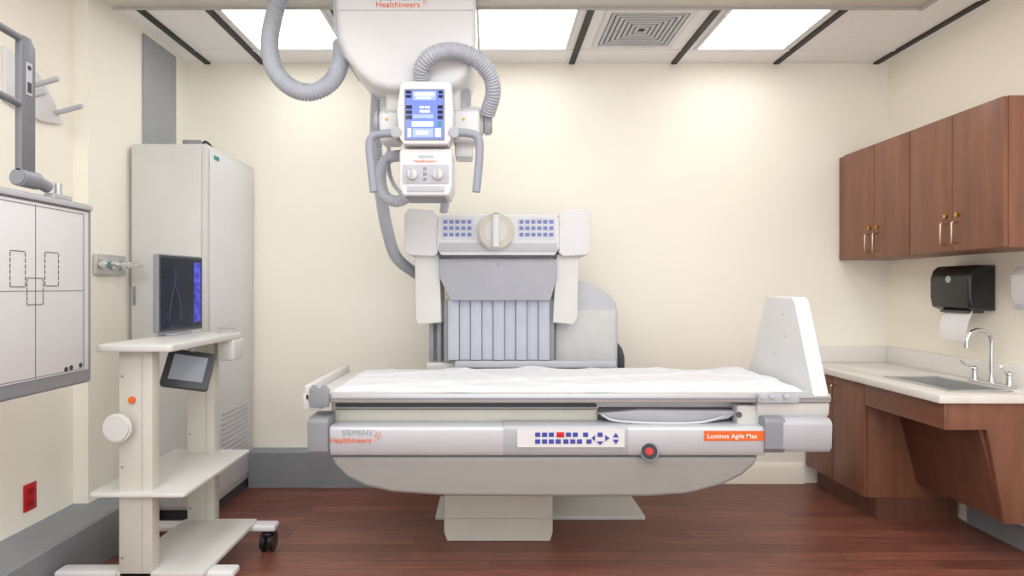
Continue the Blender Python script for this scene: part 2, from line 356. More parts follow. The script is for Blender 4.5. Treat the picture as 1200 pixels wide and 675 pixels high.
# ---------------------------------------------------------------- patient table
t = thing('examination_table', 'long white x-ray examination table with silver control beam across its front', 'examination table', (.3, 2.95, 0))
YT = 2.50
build(B().box(-.745, 1.40, 2.515, 3.18, .768, .80, .006), 'tabletop', m_offw, t)
build(B().box(X(362, YT), X(972, YT), 2.488, 2.515, Z(471, YT), Z(461, YT), .004), 'accessory_rail', m_silver, t)
build(B().box(X(362, YT), X(972, YT), 2.484, 2.5, Z(467.5, YT), Z(465.5, YT), .001), 'rail_groove', m_grey, t)
build(B().box(-.775, -.745, 2.49, 3.18, .765, .835, .01, 3).box(-.78, -.70, 2.49, 2.53, .73, .80, .006), 'end_rail', m_offw, t)
build(B().box(-.70, 1.36, 3.18, 3.21, .765, .80, .004), 'rear_rail', m_silver, t)
b = B()
for cxx in (368, 380): b.cyl(P(cxx, 455, 2.47), P(cxx, 455, 2.52), .014, n=16, bev=.002)
b.box(X(363, 2.48), X(386, 2.48), 2.47, 2.488, Z(477, 2.48), Z(455, 2.48), .003)
build(b, 'clamp', m_grey, t)
b = B(); b.box(X(888, 2.48), X(936, 2.48), 2.474, 2.488, Z(472, 2.48), Z(461, 2.48), .003)
for cxx in (893, 905, 922): b.cyl(P(cxx, 464, 2.46), P(cxx, 464, 2.49), .011, n=16, bev=.002)
build(b, 'clamp', m_lgrey, t)
fb = [(3.13, .80), (3.06, .90), (2.925, 1.18), (2.905, 1.20), (2.66, 1.20), (2.635, 1.18), (2.485, .79)]
f = build(B().prism(fb, 'yz', 1.345, 1.415, bev=.01, seg=3), 'foot_board', m_white, t)
for yy, zz in ((2.74, 1.12), (2.82, .93), (2.72, 1.02)): build(B().cyl((1.3465, yy, zz), (1.343, yy, zz), .0045, n=12), 'hole', m_lgrey, f)
build(B().box(X(388, 2.6), X(866, 2.6), 2.60, 3.14, Z(500, 2.6), .768, .004), 'table_frame', m_offw, t)
build(B().box(X(392, 2.56), X(700, 2.56), 2.575, 2.60, Z(478, 2.56), Z(474.5, 2.56), .002), 'track', m_dgrey, t)
build(B().box(X(392, 2.58), X(700, 2.58), 2.58, 2.60, Z(498, 2.58), Z(480, 2.58), .004), 'side_skirt', m_cream, t)
build(B().box(X(702, 2.58), X(872, 2.58), 2.575, 2.60, Z(498, 2.58), Z(478, 2.58), .003), 'tray_slot', m_dgrey, t)
trp = [(X(a, 2.55), Z(c, 2.55)) for a, c in [(700, 484), (750, 480), (860, 481), (860, 485), (852, 490), (830, 494), (735, 494), (712, 490)]]
build(B().prism(trp, 'xz', 2.54, 2.59, bev=.003), 'cassette_tray', m_lgrey, t)
build(B().tube([P(705, 486, 2.53), P(722, 493, 2.52), P(770, 496, 2.515), P(820, 495, 2.52), P(848, 488, 2.53)], .006, n=10), 'tray_handle', m_silver, t)
build(B().box(X(862, 2.54), X(888, 2.54), 2.52, 2.62, Z(497, 2.54), Z(474, 2.54), .006), 'corner_block', m_offw, t)
build(B().cyl(P(866, 486, 2.505), P(866, 486, 2.53), .012, n=16), 'latch', m_dgrey, t)
def beam(px0, px1, y0, y1, Yf, name, mat, par=t, back=2.60, r=.035, bv=.0015):
    zt, zb = Z(y0, Yf), Z(y1, Yf)
    pr = [(back, zt), (Yf + r, zt)] + [(Yf + r - r * math.sin(a), zt - r * .8 + r * .8 * math.cos(a)) for a in [math.pi / 2 * i / 6 for i in range(1, 7)]]
    pr += [(Yf + .004, zb + .02), (Yf + .02, zb), (back, zb)]
    return build(B().prism(pr, 'yz', X(px0, Yf), X(px1, Yf), bev=bv, seg=3), name, mat, par)
Yb = 2.47
beam(386, 590, 500, 535, Yb, 'front_panel', m_panel, r=.02)
beam(590, 736, 499, 535, Yb, 'control_panel', m_lgrey, r=.02)
beam(736, 898, 500, 535, Yb, 'front_panel', m_panel, r=.02)
beam(360, 384, 490, 535, 2.455, 'end_cap', m_grey, r=.03, bv=.004)
beam(897, 921, 490, 532, 2.458, 'end_cap', m_grey, r=.03)
beam(918, 976, 491, 531, 2.455, 'end_cap', m_lgrey, r=.035, bv=.005)
beam(888, 972, 472, 491, 2.50, 'corner_cover', m_offw, r=.01)
cp = build(B().prism(rrect(X(606, Yb), X(732, Yb), Z(524, Yb), Z(503, Yb), .006), 'xz', Yb - .003, Yb + .01), 'key_plate', m_white, t)
kb = B().box(-.0105, .0105, -.002, .002, -.009, .009, .002)
kx = [(630, 0), (638, 0), (646, 0), (666, 0), (674, 0), (686, 0), (703, 0), (630, 1), (638, 1), (646, 1), (654, 1), (663, 1), (671, 1), (679, 1), (690, 1)]
k0 = None
for px, row in kx:
    wx, wz = X(px, Yb), Z(509 if row == 0 else 517, Yb)
    if k0 is None:
        me = bpy.data.meshes.new('button'); kb.bm.to_mesh(me); kb.bm.free(); me.materials.append(m_blue)
        k0 = bpy.data.objects.new('button', me); o = k0
    else: o = k0.copy()
    COL.objects.link(o); o.parent = cp; o.location = Vector((wx, Yb - .0045, wz)) - woff(cp)
build(B().box(X(652, Yb), X(661, Yb), Yb - .007, Yb - .003, Z(512, Yb), Z(506, Yb), .001), 'red_button', m_red, cp)
for l in ([(699, 517), (707, 517), (703, 521)], [(709, 509.5), (709, 516.5), (714, 513)], [(697, 509.5), (697, 516.5), (693, 513)], [(718, 512), (725, 512), (721.5, 507)], [(718, 515), (725, 515), (721.5, 520)]):
    build(B().prism([(X(a, Yb), Z(c, Yb)) for a, c in l], 'xz', Yb - .006, Yb - .003), 'arrow_mark', m_blue, cp)
build(B().cyl(P(761, 529, Yb - .006), P(761, 529, Yb + .01), .038, .040, n=32, bev=.003), 'stop_ring', m_grey, t)
build(B().cyl(P(761, 529, Yb - .010), P(761, 529, Yb), .032, n=32, bev=.002), 'stop_collar', m_blk, t)
build(B().cyl(P(761, 529, Yb - .035), P(761, 529, Yb - .01), .016, n=28, bev=.005), 'stop_button', m_red, t)
text('SIEMENS', X(401, Yb), X(436, Yb), Z(510, Yb), Yb - .001, m_teal, t, space=1.08)
text('Healthineers', X(387.5, Yb), X(435, Yb), Z(519, Yb), Yb - .001, m_orange, t, bold=.008, space=1.04)
dots(X(440, Yb), Z(511, Yb), Yb, .024, m_orange, t)
ob = build(B().box(X(825, Yb), X(898, Yb), Yb - .002, Yb + .004, Z(516.5, Yb), Z(505, Yb)), 'name_strip', m_orange, t)
text('Luminos Agile Max', X(829, Yb), X(887, Yb), Z(513.3, Yb), Yb - .003, m_whiteink, ob, bold=.01, space=1.05)
Yn = 2.50
pan = [(387, 535), (392, 546), (406, 560), (428, 571), (460, 578), (520, 582), (640, 583), (760, 583), (806, 580), (845, 570), (870, 558), (885, 545), (889, 535)]
build(B().prism([(X(a, Yn), Z(c, Yn)) for a, c in pan], 'xz', Yn, 3.12, bev=.018, seg=3), 'under_cover', m_pan, t)
build(B().box(X(404, 2.54), X(880, 2.54), 2.56, 3.10, Z(535, 2.5) - .002, Z(500, 2.6), .004), 'table_body', m_beige, t)
Yq = 2.92
build(B().prism([(X(520, Yq), Z(560, Yq)), (X(648, Yq), Z(560, Yq)), (X(648, Yq), .045), (X(645, Yq), .0), (X(524, Yq), .0), (X(520, Yq), .045)], 'xz', Yq, 3.14, bev=.008, seg=3), 'pedestal', m_cream, t)
build(B().box(X(521, Yq), X(647, Yq), Yq - .002, Yq + .004, .112, .115), 'pedestal_seam', m_beige, t)
# ---------------------------------------------------------------- mattress and sheet
def mattress():
    b = B(); t = b.bm; nx, ny = 200, 60
    x0, x1, y0, y1, zb = -.665, 1.325, 2.525, 3.165, .8005
    def hh(u, v):
        x = x0 + (x1 - x0) * u; y = y0 + (y1 - y0) * v
        y += (.007 * math.sin(x * 9) + .004 * math.sin(x * 23 + 1)) * (1 - v)
        e = min(u * (x1 - x0), (1 - u) * (x1 - x0), v * (y1 - y0), (1 - v) * (y1 - y0))
        e = min(1, e / .035); e = math.sin(e * math.pi / 2)
        w = .0018 * math.sin(x * 7 + 3 * math.sin(y * 5 + x * 2)) + .0012 * math.sin(x * 19 + y * 11) + .001 * math.sin(y * 23 - x * 4)
        w += .008 * abs(math.sin(x * 3.1 + y * 7 + math.sin(x * 5))) ** 24 + .007 * abs(math.sin(x * 2.3 - y * 9 + 1)) ** 30 + .005 * abs(math.sin(x * 9 + y * 3)) ** 30
        rise = .010 * math.exp(-((x - 1.27) / .08) ** 2)
        return x, y, zb + .003 + e * (.011 + w + rise)
    g = [[t.verts.new(hh(i / nx, j / ny)) for j in range(ny + 1)] for i in range(nx + 1)]
    for i in range(nx):
        for j in range(ny): t.faces.new((g[i][j], g[i + 1][j], g[i + 1][j + 1], g[i][j + 1]))
    rim = [g[i][0] for i in range(nx + 1)] + [g[nx][j] for j in range(1, ny + 1)] + [g[i][ny] for i in range(nx - 1, -1, -1)] + [g[0][j] for j in range(ny - 1, 0, -1)]
    lo = [t.verts.new((v.co.x, v.co.y, zb)) for v in rim]
    n = len(rim)
    for i in range(n): t.faces.new((rim[i], lo[i], lo[(i + 1) % n], rim[(i + 1) % n]))
    t.faces.new(lo)
    return b
build(mattress(), 'mattress', m_sheet, None, 'thin mattress under a crumpled white sheet lying on the examination table', 'mattress', angle=60)
# ---------------------------------------------------------------- fluoroscopy unit behind table
t = thing('imaging_tower', 'white fluoroscopy imaging unit with round dial and hanging grey lead strips behind the table', 'x-ray machine', (.1, 3.35, 0))
YF = 3.22
def xz(l, Y): return [(X(a, Y), Z(c, Y)) for a, c in l]
build(B().box(X(510, 3.18), X(757, 3.18), 3.19, 3.50, 0, .022, .005), 'base_plate', m_offw, t)
build(B().box(X(545, 3.3), X(630, 3.3), 3.26, 3.48, .022, .82, .01), 'column', m_beige, t)
build(B().box(X(500, 3.3), X(722, 3.3), 3.28, 3.46, .78, .83, .01), 'cross_beam', m_offw, t)
build(B().prism(xz([(474, 250), (480, 244), (508, 246), (513, 252), (513, 296), (509, 300), (480, 299), (474, 294)], YF - .04), 'xz', YF - .04, 3.5, bev=.006, seg=3), 'side_post', m_white, t)
build(B().prism(xz([(655, 252), (660, 246), (688, 244), (693, 250), (693, 294), (688, 299), (660, 300), (655, 296)], YF - .04), 'xz', YF - .04, 3.5, bev=.006, seg=3), 'side_post', m_white, t)
build(B().prism(xz([(486, 298), (515, 298), (517, 378), (490, 380), (487, 372)], YF), 'xz', YF, 3.42, bev=.005), 'lower_post', m_offw, t)
build(B().prism(xz([(652, 298), (678, 298), (677, 372), (672, 380), (648, 378)], YF), 'xz', YF, 3.42, bev=.005), 'lower_post', m_offw, t)
con = build(B().prism(xz([(513, 256), (518, 251), (650, 251), (655, 256), (656, 290), (650, 300), (517, 300), (511, 290)], YF - .05), 'xz', YF - .05, 3.46, bev=.008, seg=3), 'console', m_white, t)
Yk = YF - .05
build(B().box(X(514, Yk), X(653, Yk), Yk - .004, Yk + .02, Z(302, Yk), Z(299, Yk), .002), 'console_trim', m_dgrey, con)
build(B().box(X(514, Yk), X(653, Yk), Yk - .006, Yk + .01, Z(295, Yk), Z(285, Yk), .003), 'console_bar', m_lgrey, con)
m_key = M('key plate', (210, 214, 222), .4)
build(B().prism(rrect(X(517, Yk), X(556, Yk), Z(281, Yk), Z(255, Yk), .008), 'xz', Yk - .002, Yk + .01), 'keypad', m_key, con)
build(B().prism(rrect(X(606, Yk), X(651, Yk), Z(281, Yk), Z(255, Yk), .008), 'xz', Yk - .002, Yk + .01), 'keypad', m_key, con)
def keymesh(m):
    bb = B().box(-.011, .011, -.002, .002, -.0095, .0095, .003)
    q = bpy.data.meshes.new('button'); bb.bm.to_mesh(q); bb.bm.free(); q.materials.append(m); return q
km1, km2 = keymesh(m_pblue), keymesh(m_pred)
for bx, nc in ((522, 5), (611, 6)):
    for r_ in range(3):
        for c_ in range(nc):
            px, py = bx + c_ * 7, 260 + r_ * 7.5
            o = bpy.data.objects.new('button', km2 if (r_ * 5 + c_ * 3) % 11 == 7 else km1); COL.objects.link(o); o.parent = con
            o.location = Vector((X(px, Yk), Yk - .004, Z(py, Yk))) - woff(con)
dl = build(B().cyl(P(581, 271, Yk - .05), P(581, 271, Yk), .095, .098, n=48, bev=.008), 'dial', m_cream, t)
build(B().box(X(577, Yk - .05), X(585, Yk - .05), Yk - .075, Yk - .048, Z(290, Yk - .05), Z(252, Yk - .05), .009, 3), 'dial_grip', m_white, dl)
build(B().cyl(P(581, 253, Yk - .06), P(581, 253, Yk - .04), .018, n=20), 'dial_cap', m_beige, dl)
build(B().cyl(P(581, 271, Yk - .052), P(581, 271, Yk - .049), .06, n=36), 'dial_ring', m_offw, dl)
cv = build(B().prism(xz([(515, 303), (652, 303), (653, 325), (645, 352), (528, 352), (515, 325)], YF - .03), 'xz', YF - .03, 3.36, bev=.006), 'apron_cover', m_cover, t)
dots(X(583, YF), Z(310, YF - .03), YF - .03, .014, m_dgrey, cv)
n = 9
for i in range(n):
    a0 = 525 + 120 * i / n; a1 = 525 + 120 * (i + 1) / n - .8
    x0, x1 = X(a0, YF), X(a1, YF); z0, z1 = Z(422, YF), Z(352, YF)
    pts = []
    for k_ in range(9):
        u = k_ / 8; pts.append((x0 + (x1 - x0) * u, YF + .012 - .005 * math.sin(math.pi * u) + (.010 if i % 2 else 0)))
    pts2 = pts + [(p[0], p[1] + .004) for p in reversed(pts)]
    build(B().prism(pts2, 'xy', z0, z1), 'lead_strip', m_curtain, t)
build(B().box(X(520, YF), X(650, YF), YF + .03, YF + .05, Z(424, YF), Z(352, YF)), 'backing_sheet', m_grey, t)
build(B().box(X(533, YF), X(722, YF), YF, YF + .04, Z(431, YF), Z(423, YF), .004), 'lower_bar', m_lgrey, t)
build(B().box(X(503, 3.3), X(508, 3.3), 3.3, 3.34, .83, Z(370, 3.3), .002), 'support_rod', m_grey, t)
build(B().box(X(512, 3.3), X(517, 3.3), 3.3, 3.34, .83, Z(370, 3.3), .002), 'support_rod', m_grey, t)
arm = [(672, 328), (684, 330), (700, 337), (714, 346), (722, 356), (724, 368), (724, 432), (650, 432), (650, 380), (672, 372)]
build(B().prism(xz(arm, 3.34), 'xz', 3.34, 3.56, bev=.01, seg=3), 'side_arm', m_lgrey, t)
build(B().prism(xz([(652, 376), (674, 363), (721, 363), (721, 430), (652, 430)], 3.335), 'xz', 3.336, 3.345, bev=.001), 'arm_plate', M('pale grey arm plate', (198, 199, 199), .4), t)
build(B().prism(xz([(724, 402), (729, 408), (732, 418), (732, 432), (724, 432)], 3.4), 'xz', 3.4, 3.5, bev=.003), 'arm_foot', m_dgrey, t)
build(B().box(X(505, 3.4), X(520, 3.4), 3.38, 3.48, Z(436, 3.4), Z(300, 3.4), .01), 'rear_post', m_beige, t)
# ---------------------------------------------------------------- electrical cabinet
t = thing('equipment_cabinet', 'tall white steel equipment cabinet standing in the left corner of the room', 'cabinet', (-1.70, 3.47, 0))
build(B().box(-1.895, -1.505, 3.17, 3.785, 0.06, 2.005, .003), 'body', m_offw, t)
build(B().box(-1.885, -1.515, 3.20, 3.75, 0, .06), 'plinth', m_dgrey, t)
dr = build(B().box(-1.89, -1.525, 3.148, 3.168, .08, 1.99, .004), 'door', m_offw, t)
build(B().box(-1.878, -1.868, 3.14, 3.150, 1.15, 1.25, .002), 'door_lock', m_grey, dr)
build(B().box(-1.503, -1.497, 3.20, 3.77, .1, 1.985, .002), 'side_panel', m_white, t)
for i in range(9): build(B().box(-1.4975, -1.493, 3.34, 3.68, .30 + i * .028, .312 + i * .028, .001), 'vent_slat', m_lgrey, t)
build(B().box(-1.497, -1.494, 3.24, 3.30, 1.94, 1.96), 'badge', m_green, t)
t2 = thing('junction_box', 'small grey box with cable lying on top of the tall equipment cabinet', 'junction box', (-1.6, 3.3, 2.005))
build(B().box(-1.66, -1.56, 3.22, 3.34, 2.0055, 2.04, .006), 'casing', m_grey, t2)
build(B().tube([(-1.56, 3.25, 2.016), (-1.535, 3.22, 2.03), (-1.52, 3.24, 2.018), (-1.535, 3.3, 2.013), (-1.56, 3.3, 2.016)], .006, n=8), 'cable', m_blk, t2)
build(B().box(-1.909, -1.9, 3.28, 3.62, 2.02, 2.64, .002), 'cover_plate', m_gpanel, None, 'tall grey metal cover plate on the wall above the equipment cabinet', 'wall plate')
# ---------------------------------------------------------------- trolley
t = thing('equipment_trolley', 'cream two-post equipment trolley on castors with shelf, left of the table', 'trolley', (-1.35, 2.6, 0))
def post(y0):
    p = build(B().box(-1.43, -1.30, y0, y0 + .055, .12, .998, .006), 'post', m_cream, t)
    build(B().box(-1.340, -1.337, y0 - .001, y0 + .001, .14, .98), 'post_groove', m_beige, p)
    for zz in (.2, .55, .9): build(B().cyl((-1.415, y0 - .002, zz), (-1.415, y0 + .002, zz), .005, n=10), 'screw', m_grey, p)
    return p
p1 = post(2.30); p2 = post(2.82)
build(B().cyl((-1.375, 2.288, .81), (-1.375, 2.3, .81), .013, n=20, bev=.002), 'indicator', m_orange, p1)
build(B().prism(rrect(-1.49, -1.20, 2.25, 2.90, .02), 'xy', .998, 1.026, bev=.006), 'top_tray', m_offw, t)
build(B().box(-1.27, -1.19, 2.78, 2.90, .90, .998, .012), 'bracket_block', m_offw, t)
build(B().tube([(-1.30, 2.86, 1.026), (-1.30, 2.86, 1.05), (-1.22, 2.86, 1.05), (-1.22, 2.86, 1.026)], .007, n=10, smooth=False), 'tray_grip', m_silver, t)
build(B().prism(rrect(-1.53, -1.16, 2.27, 2.90, .02), 'xy', .442, .458, bev=.004), 'shelf', m_offw, t)
build(B().prism(rrect(-1.45, -1.10, 2.30, 2.84, .02), 'xy', .125, .145, bev=.005), 'lower_tray', m_offw, t)
for yy in (2.36, 2.81):
    build(B().box(-1.70, -1.0, yy - .035, yy + .035, .105, .135, .01, 3), 'foot_bar', m_white, t)
    for xx in (-1.655, -1.045):
        c = build(B().cyl((xx, yy, .112), (xx, yy, .095), .018, n=16).box(xx - .022, xx + .022, yy - .03, yy + .03, .078, .098, .006), 'castor', m_blk, t)
        build(B().cyl((xx - .03, yy + .012, .047), (xx - .006, yy + .012, .047), .047, n=28, bev=.006).cyl((xx + .006, yy + .012, .047), (xx + .03, yy + .012, .047), .047, n=28, bev=.006), 'wheel', m_blk, c)
build(B().cyl((-1.41, 2.25, .71), (-1.41, 2.272, .71), .055, n=36, bev=.008).cyl((-1.41, 2.272, .71), (-1.41, 2.3, .71), .015), 'round_pad', m_offw, t)
# monitor
R80 = Matrix.Translation((-1.437, 2.745, 1.03)) @ Matrix.Rotation(math.radians(81), 4, 'Z')
t = thing('monitor', 'flat monitor showing dark image, standing on the trolley top', 'monitor', (-1.43, 2.745, 1.0265))
build(B().prism(rrect(-.150, .150, .012, .36, .01), 'xz', -.022, .006, bev=.004).xf(R80), 'casing', m_grey, t)
build(B().box(-.146, .146, -.0245, -.0215, .018, .354).xf(R80), 'bezel', m_dgrey, t)
build(B().box(-.137, .137, -.0265, -.024, .030, .344).xf(R80), 'screen', m_scrdark, t)
build(B().box(.082, .130, -.028, -.0265, .05, .33).xf(R80), 'screen_menu', m_scrvio, t)
b = B(); b.tube([(-.09, -.0262, .06), (-.075, -.0262, .15), (-.05, -.0262, .23), (-.045, -.0262, .3)], .0022, n=6).tube([(-.01, -.0262, .06), (-.015, -.0262, .15), (-.04, -.0262, .21), (-.06, -.0262, .24)], .0022, n=6).tube([(.04, -.0262, .25), (.02, -.0262, .29), (-.03, -.0262, .31)], .0016, n=6)
build(b.xf(R80), 'screen_image', m_scrline, t)
build(B().box(-.09, .09, -.015, .035, -.0035, .009, .004).box(-.03, .03, -.01, .01, .005, .03).xf(R80), 'stand', m_lgrey, t)
RT = Matrix.Translation((-1.322, 2.62, .88)) @ Matrix.Rotation(math.radians(24), 4, 'Z') @ Matrix.Rotation(math.radians(-28), 4, 'X') @ Matrix.Rotation(math.radians(12), 4, 'Y')
t = thing('control_console', 'small tilted dark touch console hanging below the monitor on the trolley', 'control console', (-1.322, 2.62, .80))
build(B().prism(rrect(-.095, .095, -.086, .086, .012), 'xz', -.015, .015, bev=.004).xf(RT), 'casing', m_dgrey, t)
build(B().box(-.068, .068, -.018, -.015, -.055, .060).xf(RT), 'screen', M('grey lcd screen', (150, 158, 168), .2, emit=.15), t)
build(B().box(-.04, .04, .012, .04, -.03, .03, .004).xf(RT).tube([(-1.325, 2.65, .89), (-1.325, 2.66, .93), (-1.325, 2.66, .9975)], .014, smooth=False), 'hanger_arm', m_lgrey, t)
# ---------------------------------------------------------------- wall bucky at left
XB = -1.465
t = thing('wall_detector', 'large white wall stand detector panel with printed cross lines and grey frame', 'x-ray detector', (-1.7, 1.9, 0))
fr = build(B().box(XB - .06, XB, 1.58, 2.2, .895, 1.546, .012, 3), 'frame', m_grey, t)
fc = build(B().box(XB, XB + .004, 1.60, 2.175, .945, 1.515, .002), 'face_plate', m_face, t)
build(B().box(XB - .002, XB + .010, 1.60, 2.19, 1.522, 1.54, .003), 'top_strip', m_lgrey, t)
b = B(); XL0, XL1 = XB + .0042, XB + .0052
def ln(pa, pb, w=.0014):
    (ya, za), (yb, zb) = pa, pb
    b.box(XL0, XL1, min(ya, yb) - w / 2, max(ya, yb) + w / 2, min(za, zb) - w / 2, max(za, zb) + w / 2)
cY, cZ = onX(40, 341, XB)
ln((cY, .95), (cY, 1.508)); ln((1.605, cZ), (2.15, cZ))
def dash(y0, y1, z0, z1):
    n1 = 6
    for i in range(n1):
        a = y0 + (y1 - y0) * (i + .15) / n1; c = y0 + (y1 - y0) * (i + .75) / n1
        ln((a, z0), (c, z0), .0025); ln((a, z1), (c, z1), .0025)
        a = z0 + (z1 - z0) * (i + .15) / n1; c = z0 + (z1 - z0) * (i + .75) / n1
        ln((y0, a), (y0, c), .0025); ln((y1, a), (y1, c), .0025)
for (a0, a1, c0, c1) in ((10, 28, 294, 336), (51, 67, 296, 335), (30, 49, 326, 357)):
    (ya, za) = onX(a0, (c0 + c1) / 2, XB); (yb, zb) = onX(a1, (c0 + c1) / 2, XB)
    ym = (ya + yb) / 2
    dash(ya, yb, H - (c1 - VY) * ym / F, H - (c0 - VY) * ym / F)
ln((1.61, .952), (1.61, 1.505)); ln((2.148, .952), (2.148, 1.505)); ln((1.61, 1.505), (2.148, 1.505)); ln((1.61, .952), (2.148, .952))
build(b, 'cross_lines', m_ink, fc)
for a, c in ((76, 433), (82, 431), (93, 428)):
    yy, zz = onX(a, c, XB)
    build(B().cyl((XL0, yy, zz), (XL1, yy, zz), .009, n=12), 'printed_symbol', m_ink, fc)
build(B().box(-1.975, -1.86, 1.46, 1.66, .216, CEIL - .02, .006), 'stand_column', m_offw, t)
build(B().box(-1.86, XB - .058, 1.595, 1.65, 1.12, 1.32, .006), 'support_arm', m_lgrey, t)
XA = -1.50
def A(px, py):
    y, z = onX(px, py, XA); return (XA, y, z)
m_arm = M('arm grey metal', (122, 125, 132), .4, .2)
ya, _ = onX(21, 100, XA); yb, _ = onX(38, 100, XA)
zt = A(30, 44)[2]; zb = A(30, 212)[2]
build(B().prism([(ya, zb), (yb, zb), (yb + .0, zt - .03), (yb - .02, zt), (ya + .01, zt), (ya, zt - .02)], 'yz', XA - .012, XA + .012, bev=.005), 'arm_bar', m_arm, t)
st = build(B().box(XA + .012, XA + .0135, ya + .018, yb - .018, A(30, 112)[2], A(30, 74)[2]), 'warning_sticker', m_lgrey, t)
build(B().cyl((XA + .0136, (ya + yb) / 2, A(30, 80)[2]), (XA + .0142, (ya + yb) / 2, A(30, 80)[2]), .008, n=16), 'sticker_print', m_ink, st)
build(B().box(XA + .0136, XA + .0145, ya + .022, yb - .022, A(30, 109)[2], A(30, 97)[2]), 'sticker_print', m_ink, st)
ym = (ya + yb) / 2
build(B().cyl((XA, 1.45, A(30, 47)[2] + .02), (XA, ym, A(30, 47)[2] - .005), .012, bev=.003), 'upper_handle', m_arm, t)
build(B().cyl((XA, 1.45, A(30, 125)[2] + .03), (XA, ym, A(30, 125)[2]), .012, bev=.003), 'lower_handle', m_arm, t)
zc = A(40, 212)[2]
build(B().cyl((XA, ya - .005, zc), (XA, yb + .02, zc), .028, bev=.005).cyl((XA, yb + .02, zc), (XA, yb + .07, zc - .012), .02, bev=.004), 'elbow_joint', m_grey, t)
build(B().box(XA - .01, XA + .028, yb + .06, yb + .15, 1.54, 1.562, .004).cyl((XA + .012, yb + .10, 1.56), (XA + .012, yb + .10, 1.60), .012), 'clamp', m_silver, t)
# ---------------------------------------------------------------- things on the left wall
t = thing('wall_rack', 'white wall rack with round pegs above the detector panel', 'wall rack', (-1.97, 2.6, 1.95))
build(B().prism([(2.42, 2.0), (2.62, 1.97), (2.74, 1.99), (2.70, 2.07), (2.60, 2.17), (2.42, 2.22)], 'yz', -1.979, -1.96, bev=.004), 'back_plate', m_white, t)
for yy, zz in ((2.70, 2.03), (2.55, 2.10), (2.48, 2.02)):
    build(B().cyl((-1.965, yy, zz), (-1.835, yy - .01, zz + .03), .011, n=16, bev=.003), 'peg', m_lgrey, t)
t = thing('medical_gas_outlet', 'chrome medical gas outlet fitting on the left wall beside the equipment cabinet', 'gas outlet', (-1.9, 3.0, 1.3))
build(B().box(-1.909, -1.888, 2.87, 3.10, 1.305, 1.405, .004), 'plate', m_steel, t)
for yy in (2.90, 2.98, 3.06): build(B().cyl((-1.889, yy, 1.355), (-1.85, yy, 1.355), .024, .019, n=20, bev=.004), 'socket', m_chrome, t)
build(B().cyl((-1.85, 2.98, 1.355), (-1.80, 2.98, 1.355), .009).cyl((-1.80, 2.98, 1.355), (-1.785, 2.98, 1.355), .016), 'nozzle', m_chrome, t)
build(B().cyl((-1.85, 3.06, 1.355), (-1.78, 3.06, 1.35), .008), 'nozzle', m_chrome, t)
build(B().box(-1.851, -1.846, 2.892, 2.908, 1.345, 1.365), 'green_marker', m_green, t)
yo, zo = onX(34, 582, -1.98)
t = thing('wall_socket', 'red electrical socket plate low on the left wall', 'power socket', (-1.98, yo, zo - .06))
build(B().box(-1.979, -1.972, yo - .035, yo + .035, zo - .058, zo + .058, .003), 'plate', m_red, t)
m_red2 = M('darker red outlet', (160, 20, 26), .4)
for dz in (-.025, .025): build(B().cyl((-1.973, yo, zo + dz), (-1.969, yo, zo + dz), .016, n=18), 'outlet', m_red2, t)
# ---------------------------------------------------------------- wall cupboards
def hand(b, x, y, z0, z1):
    return b.tube([(x, y, z0), (x - .026, y, z0), (x - .03, y, z0 + .006), (x - .03, y, z1 - .006), (x - .026, y, z1), (x, y, z1)], .0042, n=8, smooth=False)
XU = 2.20; zb_, zt_ = 1.415, 2.065
def cupboard(y0, y1, label, filler=0):
    t = thing('wall_cupboard', label, 'cupboard', (2.37, (y0 + y1) / 2, zb_), 'brown wall cupboards over the counter')
    build(B().box(XU + .02, 2.528, y0, y1 + filler, zb_, zt_, .002), 'body', m_wood, t)
    ym = (y0 + y1) / 2
    for a, c, hy in ((y0 + .002, ym - .002, ym - .035), (ym + .002, y1 - .002, ym + .035)):
        d = build(B().box(XU, XU + .0195, a, c, zb_ + .002, zt_ - .002, .002), 'door', m_wood, t)
        build(hand(B(), XU, hy, 1.45, 1.55), 'handle', m_nickel, d)
        build(B().cyl((XU, hy, 1.585), (XU - .012, hy, 1.585), .010, n=16), 'lock', m_brass, d)
cupboard(2.555, 3.13, 'brown two-door wall cupboard nearer the camera, above the paper towel dispenser')
cupboard(3.133, 3.71, 'brown two-door wall cupboard against the back wall corner', .085)
XC = 2.0
t = thing('base_cabinet', 'brown two-door base cabinet under the counter by the back wall', 'cabinet', (2.26, 3.47, 0))
build(B().box(XC + .02, 2.528, 3.19, 3.775, .12, .733, .002), 'body', m_wood, t)
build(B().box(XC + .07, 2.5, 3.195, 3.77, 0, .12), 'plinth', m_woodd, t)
for a, c, hy in ((3.192, 3.482, 3.45), (3.486, 3.774, 3.52)):
    d = build(B().box(XC, XC + .0195, a, c, .122, .725, .002), 'door', m_wood, t)
    build(hand(B(), XC, hy, .58, .68), 'handle', m_nickel, d)
t = thing('sink_cabinet', 'open brown laminate knee space under the sink with sloping panel', 'cabinet', (2.26, 2.9, .2))
build(B().box(XC, XC + .02, 2.63, 3.188, .615, .7335, .002), 'apron', m_woodh, t)
build(B().prism([(2.02, .7335), (2.5295, .7335), (2.5295, .20), (2.27, .20), (2.19, .615), (2.02, .615)], 'xz', 2.63, 2.65, bev=.001), 'end_panel', m_wood, t)
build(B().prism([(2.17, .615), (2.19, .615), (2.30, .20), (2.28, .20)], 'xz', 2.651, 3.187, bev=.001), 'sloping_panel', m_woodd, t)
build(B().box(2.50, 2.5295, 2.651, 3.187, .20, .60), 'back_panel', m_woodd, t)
hx0, hx1, hy0, hy1 = 2.10, 2.36, 2.72, 3.14
t = thing('countertop', 'speckled pale countertop with raised back edge along the right wall', 'countertop', (2.24, 3.2, .735))
b = B(); z0, z1 = .735, .77
